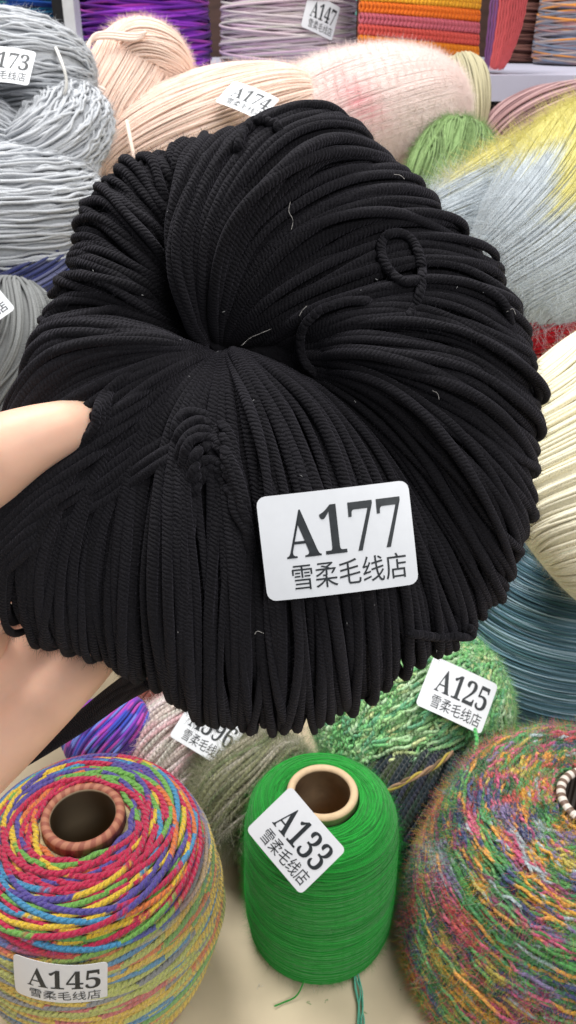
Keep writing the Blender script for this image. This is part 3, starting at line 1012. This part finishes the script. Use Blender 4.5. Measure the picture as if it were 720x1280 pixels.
yarn_body('yarn_ball', 'very dark green yarn ball in the gap left of the mottled cone', 'yarn ball',
          [dict(ctrl=[at(440, 1040, 0.68), at(520, 1000, 0.68), at(590, 960, 0.69)], R=0.045, n=70, twist=1.0)],
          lambda P: ring_dye(P, [srgb(28, 52, 38), srgb(22, 36, 44), srgb(50, 62, 34), srgb(40, 44, 60)], 0.03, 0.6, 0.3), BOUCLE,
          at(520, 1000, 0.68) * np.array([1, 1, 0]), 0.0018, fz=9000, fl=0.008, fr=0.00004)
mb = MB()
for k in range(3):
    a = spline([at(478, 992, 0.625), at(510, 975, 0.622), at(540, 960, 0.63), at(566, 940, 0.645)], 60)
    th = np.linspace(0, 14, 60) + k * 2.1
    a = a + 0.0012 * (np.cos(th)[:, None] * RT + np.sin(th)[:, None] * UP)
    mb.tubes(a, 0.0011, None, 6, (srgb(150, 120, 95), srgb(170, 150, 70), srgb(110, 90, 70))[k])
o = mb.build('yarn_strand', SOFT, origin=at(520, 970, 0.625))
tag(o, 'loose brown and yellow twisted strand lying across the dark ball', 'yarn strand')

# ------------------------------------------------------------------ heap of skeins behind
CRM = srgb(246, 240, 214)
yarn_body('yarn_skein', 'cream wool skein at the edge right of the black skein', 'yarn skein',
          [dict(ctrl=[at(655, 668, 0.66), at(760, 600, 0.64), at(900, 480, 0.66)], R=0.105, n=230, twist=0.25, p=2.9, layers=2, flat=0.95, drift=1.2, jit=0.6)],
          CRM, SOFT, at(760, 600, 0.64), 0.0011, fz=20000, fl=0.006, amt=0.05)
yarn_body('yarn_ball', 'red yarn ball between the cream and pale blue skeins', 'yarn ball',
          [dict(ctrl=[at(610, 412, 0.77), at(700, 404, 0.75), at(800, 392, 0.77)], R=0.040, n=90, twist=0.6)],
          srgb(178, 16, 34), SOFT, at(700, 404, 0.75), 0.0012, fz=7000, fl=0.007)
PB, YL = srgb(200, 208, 214), srgb(218, 210, 134)


def by_dye(P):
    Q = P - EYE
    d = Q @ FW
    X, Y = 360 + Q @ RT / d * FPX, 640 - Q @ UP / d * FPX
    n = wob(X.shape, 3, 9)
    k = np.clip((205 - (Y + (X - 650) * 0.30) + n) / 14, 0, 1)
    k2 = np.clip((X - 692 + (Y - 200) * 0.10 + n) / 14, 0, 1) * np.clip((268 - Y + n) / 20, 0, 1)
    k = np.maximum(k, k2)[..., None]
    c = PB * (1 - k) + YL * k
    return np.clip(c * (1 + rng.normal(size=(P.shape[0], 1, 1)) * 0.05), 0, 1)


yarn_body('yarn_skein', 'fluffy pale blue skein with yellow ends, upper right', 'yarn skein',
          [dict(ctrl=[at(638, 412, 0.78), at(706, 296, 0.745), at(785, 172, 0.79)], R=0.080, n=460, twist=0.35, p=2.2, drift=2.5, jit=0.8),
           dict(ctrl=[at(515, 300, 0.80), at(600, 265, 0.785), at(700, 190, 0.80)], R=0.042, n=180, twist=0.2, p=2.2, drift=2.0, jit=0.8)],
          by_dye, SOFT, at(690, 280, 0.745), 0.0007, fz=60000, fl=0.016, fr=0.00008)
yarn_body('yarn_ball', 'small soft leaf green yarn ball behind the pale blue skein', 'yarn ball',
          [dict(ctrl=[at(540, 282, 0.93), at(556, 232, 0.92), at(584, 166, 0.94)], R=0.046, n=90, twist=0.3, p=2.6, drift=2.0, jit=0.8)],
          srgb(140, 168, 112), SOFT, at(560, 200, 0.92), 0.0009, fz=22000, fl=0.008, fr=0.00007, amt=0.12)
yarn_body('yarn_ball', 'dusty mauve yarn ball under the white shelf', 'yarn ball',
          [dict(ctrl=[at(600, 190, 1.12), at(680, 162, 1.10), at(790, 155, 1.12)], R=0.052, n=70, twist=0.8, drift=1.0)],
          lambda P: ring_dye(P, [srgb(176, 140, 140), srgb(200, 165, 165), srgb(150, 118, 120)], 0.06, 0.5, 0.3), SOFT, at(665, 165, 1.10), 0.0016, fz=6000, fl=0.008)
WP, PKS = srgb(250, 234, 230), srgb(246, 180, 186)


def wp_dye(P):
    Q = P - EYE
    d = Q @ FW
    X, Y = 360 + Q @ RT / d * FPX, 640 - Q @ UP / d * FPX
    k = np.exp(-(((X - 448 - (Y - 125) * 0.5) / 26) ** 2 + ((Y - 128) / 30) ** 2)) * np.clip(0.6 + wob(X.shape, 5, 0.5), 0, 1)
    k2 = np.clip((380 - X) / 60, 0, 1)[..., None]
    c = WP * (1 - k[..., None]) + PKS * k[..., None]
    return c * (1 - k2) + srgb(243, 214, 190) * k2


yarn_body('yarn_skein', 'plump white mohair skein with a faint pink patch', 'yarn skein',
          [dict(ctrl=[at(325, 176, 0.98), at(450, 140, 0.96), at(576, 134, 0.99)], R=0.064, n=540, twist=0.5, p=2.5, drift=2.0, jit=0.8)],
          wp_dye, SOFT, at(450, 132, 0.96), 0.0006, fz=120000, fl=0.009, fr=0.00007)
yarn_body('yarn_skein', 'beige wool skein standing between the white skein and shelf', 'yarn skein',
          [dict(ctrl=[at(575, 180, 1.10), at(578, 130, 1.10), at(580, 75, 1.12)], R=0.034, n=50, twist=0.5)],
          srgb(190, 182, 150), SOFT, at(578, 130, 1.10), 0.0015)

PCH = srgb(252, 226, 211)
pe = yarn_body('yarn_skein', 'peach wool skein twisted into a knot beside the white skein', 'yarn skein',
               [dict(ctrl=[at(196, 46, 0.93), at(168, 118, 0.91), at(132, 212, 0.93)], R=0.056, n=170, twist=0.7, p=2.3, drift=1.0, jit=0.5),
                dict(ctrl=[at(120, 235, 0.93), at(220, 165, 0.90), at(400, 122, 0.94)], R=0.050, n=190, twist=0.35, p=2.5, drift=1.5, jit=0.6),
                dict(ctrl=[at(150, 78, 0.89), at(185, 60, 0.875), at(232, 105, 0.90)], R=0.027, n=74, twist=0.6, p=2.2, drift=1.0, jit=0.5)],
               PCH, SOFT, at(220, 165, 0.90), 0.00095, fz=50000, fl=0.007, fr=0.00007, amt=0.04)
label(pe, at(309, 124, 0.832), -FW * 0.9 + UP * 0.42 - RT * 0.05, imgdir(58, 40), 'A174', w=0.054, h=0.034, bu=4, bv=1)
mb = MB()
a = spline([at(128, 120, 0.85), at(108, 105, 0.85), at(106, 75, 0.85), at(112, 52, 0.85), at(132, 47, 0.85), at(165, 50, 0.845), at(180, 46, 0.845)], 70)
for k in range(3):
    mb.tubes(a + np.array([0.0018 * k, 0.0008 * k, 0.0022 * k]), 0.0018, None, 7, PCH)
a = spline([at(168, 200, 0.84), at(163, 175, 0.84), at(158, 150, 0.845)], 30)
mb.tubes(a, 0.0022, None, 7, PCH)
a = spline([at(100, 165, 0.86), at(98, 190, 0.855), at(110, 205, 0.85), at(124, 208, 0.85), at(122, 225, 0.85), at(130, 245, 0.85)], 50)
mb.tubes(a, 0.0022, None, 7, PCH)
mb.build('tie_loop', SOFT, pe)

LG = srgb(196, 199, 204)
gr = yarn_body('yarn_skein', 'pale grey chunky wool skein at the left edge', 'yarn skein',
               [dict(ctrl=[at(-130, 95, 0.84), at(10, 82, 0.80), at(116, 110, 0.84)], R=0.048, n=88, twist=0.3, p=2.6, drift=1.6, jit=0.7, N=110, wig=0.0012),
                dict(ctrl=[at(-120, 272, 0.82), at(10, 280, 0.775), at(112, 238, 0.82)], R=0.066, n=116, twist=-0.3, p=2.6, drift=1.6, jit=0.7, N=110, wig=0.0012),
                dict(ctrl=[at(20, 240, 0.80), at(62, 190, 0.775), at(116, 130, 0.83)], R=0.038, n=74, twist=0.5, p=2.3, drift=1.6, jit=0.7, N=110, wig=0.0012),
                dict(ctrl=[at(-90, 150, 0.80), at(-10, 185, 0.785), at(40, 240, 0.81)], R=0.040, n=74, twist=0.4, p=2.3, drift=1.6, jit=0.7, N=110, wig=0.0012)],
               LG, SOFT, at(10, 200, 0.80), 0.0013, fz=70000, fl=0.006, amt=0.05, sides=7, fr=0.00007)
label(gr, at(3, 80, 0.742), -FW + UP * 0.25, imgdir(1, 0.12), 'A173', w=0.052, h=0.036, bu=6, bv=2)
mb = MB()
mb.tubes(spline([at(66, 52, 0.78), at(76, 75, 0.755), at(83, 100, 0.755), at(80, 118, 0.76), at(70, 128, 0.775)], 50), 0.0015, None, 7, srgb(232, 230, 226))
mb.build('tie_loop', SOFT, gr)
yarn_body('yarn_ball', 'dark blue yarn ball peeping out under the pale grey skein', 'yarn ball',
          [dict(ctrl=[at(-30, 395, 0.80), at(40, 366, 0.775), at(110, 335, 0.80)], R=0.042, n=60, twist=0.8)],
          lambda P: ring_dye(P, [srgb(70, 76, 120), srgb(50, 56, 110), srgb(105, 108, 140)], 0.04, 0.5, 0.3), SOFT, at(40, 366, 0.775), 0.0013, fz=4000, fl=0.007)
DG = srgb(128, 130, 130)
dg = yarn_body('yarn_skein', 'dark grey wool skein at the left edge above the thumb', 'yarn skein',
               [dict(ctrl=[at(-60, 560, 0.70), at(-5, 460, 0.69), at(30, 360, 0.72)], R=0.044, n=70, twist=0.9, drift=1.0),
                dict(ctrl=[at(-70, 400, 0.72), at(-10, 430, 0.70), at(40, 500, 0.70)], R=0.036, n=60, twist=0.5, drift=1.0)],
               DG, SOFT, at(-5, 460, 0.69), 0.0014, fz=9000, fl=0.007, amt=0.10)
label(dg, at(-34, 390, 0.635), -FW + UP * 0.2, imgdir(0.75, -0.65), 'A171', w=0.052, h=0.036, bu=3, x0=0.1)

# ------------------------------------------------------------------ on the shelf
SZ = 0.536
PUR = [srgb(120, 40, 165), srgb(95, 30, 140), srgb(150, 60, 195), srgb(80, 30, 120), srgb(170, 60, 170)]


def on_shelf(px, d_y):
    """x for a photo column on the shelf at world y"""
    depth = d_y * math.cos(PITCH) + (CAMZ - SZ - 0.05) * math.sin(PITCH)
    return (px - 360) / FPX * depth


TALL = [(0.094, 0.002), (0.097, 0.012), (0.097, 0.05), (0.090, 0.12), (0.076, 0.17), (0.05, 0.20), (0.028, 0.205)]


def tall(k, h=1.0):
    return [(max(r * k, 0.026), z * h) for r, z in TALL]


cone('yarn_cone', 'purple and magenta yarn cone standing on the shelf', (on_shelf(182, 1.50), 1.50, SZ), tall(1.0), 0.0022, 5.0, 22,
     lambda P: ring_dye(P, PUR, 0.12, 0.6, 0.3), SOFT, tube=0.025, jit=0.0012, core_dye=srgb(90, 30, 130))
PNK = [srgb(196, 176, 186), srgb(200, 188, 192), srgb(188, 184, 178), srgb(194, 168, 188), srgb(206, 196, 196), srgb(184, 170, 178)]
cK = cone('yarn_cone', 'pale pink and grey variegated yarn cone with a white label', (on_shelf(361, 1.47), 1.47, SZ), tall(1.04), 0.0019, 5.0, 24,
          lambda P: ring_dye(P, PNK, 0.14, 0.5, 0.25), SOFT, tube=0.025, jit=0.0012, core_dye=srgb(190, 175, 182))
an = math.radians(26)
nn = np.array([math.sin(an), -math.cos(an), 0.12])
label(cK, np.array(cK.location) + np.array([math.sin(an), -math.cos(an), 0]) * 0.1035 + np.array([0, 0, 0.068]), nn, np.array([math.cos(an), math.sin(an), -0.38]), 'A147', w=0.052, h=0.044, bu=6)
cone('yarn_cone', 'sea green yarn cone in the gap beside the knitted pouch', (on_shelf(447, 1.72), 1.72, SZ), tall(0.45), 0.0018, 10, 5,
     lambda P: ring_dye(P, [srgb(110, 185, 165), srgb(90, 165, 150)], 0.1), SOFT, tube=0.02, core_dye=srgb(100, 175, 155))
cone('yarn_cone', 'brown yarn cone second from the right on the shelf', (on_shelf(655, 1.70), 1.70, SZ), tall(0.50, 1.2), 0.0018, 16, 5,
     lambda P: ring_dye(P, [srgb(110, 74, 66), srgb(90, 58, 52)], 0.1), SOFT, tube=0.02, core_dye=srgb(95, 62, 56))
cone('yarn_cone', 'grey yarn cone streaked with orange, far right on the shelf', (on_shelf(735, 1.62), 1.62, SZ), tall(0.86, 1.1), 0.0017, 6.0, 24,
     lambda P: ring_dye(P, [srgb(140, 132, 138), srgb(116, 116, 128), srgb(210, 140, 70), srgb(150, 110, 110), srgb(110, 120, 140), srgb(165, 150, 145)], 0.10, 0.6, 0.3), SOFT, tube=0.022, core_dye=srgb(125, 120, 125))
cone('yarn_cone', 'deep blue and teal yarn cone in the top left corner', (on_shelf(10, 1.46), 1.46, SZ - 0.0), tall(1.05), 0.0020, 5.0, 24,
     lambda P: ring_dye(P, [srgb(30, 60, 130), srgb(30, 110, 150), srgb(25, 40, 95), srgb(60, 130, 140), srgb(20, 70, 150)], 0.05, 0.6, 0.3), SOFT, tube=0.025, core_dye=srgb(30, 60, 120))
cone('yarn_cone', 'olive yellow yarn cone squeezed beside the shelf post', (on_shelf(106, 1.66), 1.66, SZ), tall(0.42), 0.0018, 10, 5,
     lambda P: ring_dye(P, [srgb(150, 150, 60), srgb(120, 125, 55)], 0.1), SOFT, tube=0.02, core_dye=srgb(130, 130, 60))
t = thing('shelf_post', (on_shelf(88, 1.36), 1.36, SZ), 'slim black and white upright post on the shelf at left', 'post')
x = on_shelf(79, 1.36)
MB().box((x - 0.009, 1.35, SZ), (x + 0.009, 1.39, SZ + 0.75)).build('black_strip', BLACK_METAL_AND_SHADE, t, smooth=False)
x = on_shelf(92, 1.36)
MB().box((x - 0.008, 1.345, SZ), (x + 0.007, 1.385, SZ + 0.75)).build('white_strip', WHITE_METAL, t, smooth=False)

# knitted rainbow pouch: rows of V stitches bulging over a soft bag
KN = [srgb(214, 165, 60), srgb(232, 190, 50), srgb(240, 140, 40), srgb(236, 100, 50), srgb(222, 92, 84), srgb(206, 104, 120), srgb(230, 96, 60), srgb(240, 120, 40), srgb(238, 170, 50), srgb(210, 200, 60), srgb(140, 185, 60), srgb(110, 170, 60), srgb(80, 160, 90), srgb(70, 140, 120)]
pouch = thing('knitted_pouch', (on_shelf(535, 1.36), 1.36, SZ), 'striped rainbow knitted pouch lying on the shelf', 'knitted pouch')
x0, x1 = on_shelf(446, 1.345), on_shelf(602, 1.345)
W_, H_ = x1 - x0, 0.20


def pouch_pt(u, v, lift):
    """u across, v up the front; the bag bulges forward and leans back"""
    bul = 0.030 * (np.sin(np.clip(u, 0, 1) * math.pi) ** 0.6) * (np.sin(np.clip(v * 0.93 + 0.07, 0, 1) * math.pi) ** 0.5)
    X = x0 + u * W_ - 0.012 * np.sin(v * 3) * (u > 0.5) * (u - 0.5)
    Z = SZ + 0.004 + v * H_ - 0.018 * (u - 0.2) * (1 - v)
    Z = np.maximum(Z, SZ + 0.003)
    Y = 1.335 - bul + v * 0.02 - lift
    return np.stack([X, Y, Z], -1)


mb = MB()
uu, vv = np.meshgrid(np.linspace(0, 1, 40), np.linspace(0, 1, 40))
front = pouch_pt(uu, vv, 0.0)
mb.grid(front, dye=srgb(110, 60, 40))
back = front.copy()
back[..., 1] = 2 * 1.34 - front[..., 1] + 0.01 + 0.04 * vv
mb.grid(back[:, ::-1], dye=srgb(110, 60, 40))
rows, cols = 15, 17
for i in range(rows):
    c = KN[min(int(i / rows * len(KN) * 1.6), len(KN) - 1)] * 0.88
    for sgn in (-1, 1):
        n = cols * 8
        u = np.linspace(0.01, 0.99, n)
        ph = u * cols
        v = (i + 0.5 + 0.42 * sgn * np.cos(ph * 2 * math.pi)) / rows
        lift = 0.0022 + 0.0018 * np.sin(ph * 4 * math.pi)
        p = pouch_pt(u, v, lift)
        mb.tubes(p, 0.0030, np.array([0, -1.0, 0.1]), 6, c * rng.uniform(0.88, 1.05))
mb.build('front_panel', SOFT, pouch)
mb = MB()
xs0 = x1 + 0.002
th = np.linspace(0, 1, 26)
for k in range(14):
    f = k / 13
    zz = SZ + 0.004 + th * 0.19
    hw = 0.019 * np.sin(np.clip(th * 0.9 + 0.1, 0, 1) * math.pi) ** 0.7 + 0.004
    p = np.stack([xs0 + 0.004 + f * hw * 2 + 0.0006 * np.sin(th * 90 + k), 1.33 - 0.012 * np.sin(f * math.pi) - 0.003 * f + 0 * th, zz], 1)
    mb.tubes(p, 0.0018, np.array([0.3, -1.0, 0]), 5, (srgb(130, 84, 140) if k < 3 else srgb(206, 92, 96)) * rng.uniform(0.9, 1.05))
p = np.stack([xs0 + 0.022 + 0 * th, 1.345 + 0 * th, SZ + 0.004 + th * 0.19], 1)
mb.tubes(p, 0.012, np.array([0, -1.0, 0]), 8, srgb(200, 90, 95))
tag(mb.build('side_gusset', SOFT, pouch), 'red and violet knitted side')

# bits of lint on the table
mb = MB()
for _ in range(60):
    x, y = rng.uniform(-0.06, 0.12), rng.uniform(0.24, 0.36)
    a = np.array([x, y, 0.0006])
    st = np.cumsum(np.vstack([[0, 0, 0], rng.normal(size=(4, 3)) * np.array([0.0012, 0.0012, 0.0001])]), axis=0)
    mb.tubes(spline(a + st, 14), 0.00012, np.array([0, 0, 1.0]), 4, (srgb(120, 100, 80), srgb(60, 150, 70), srgb(230, 225, 215), srgb(70, 66, 70))[rng.integers(0, 4)])
tag(mb.build('lint', FINE, origin=(0.03, 0.3, 0)), 'bits of lint and fibre scattered on the beige table', 'lint', kind='stuff')
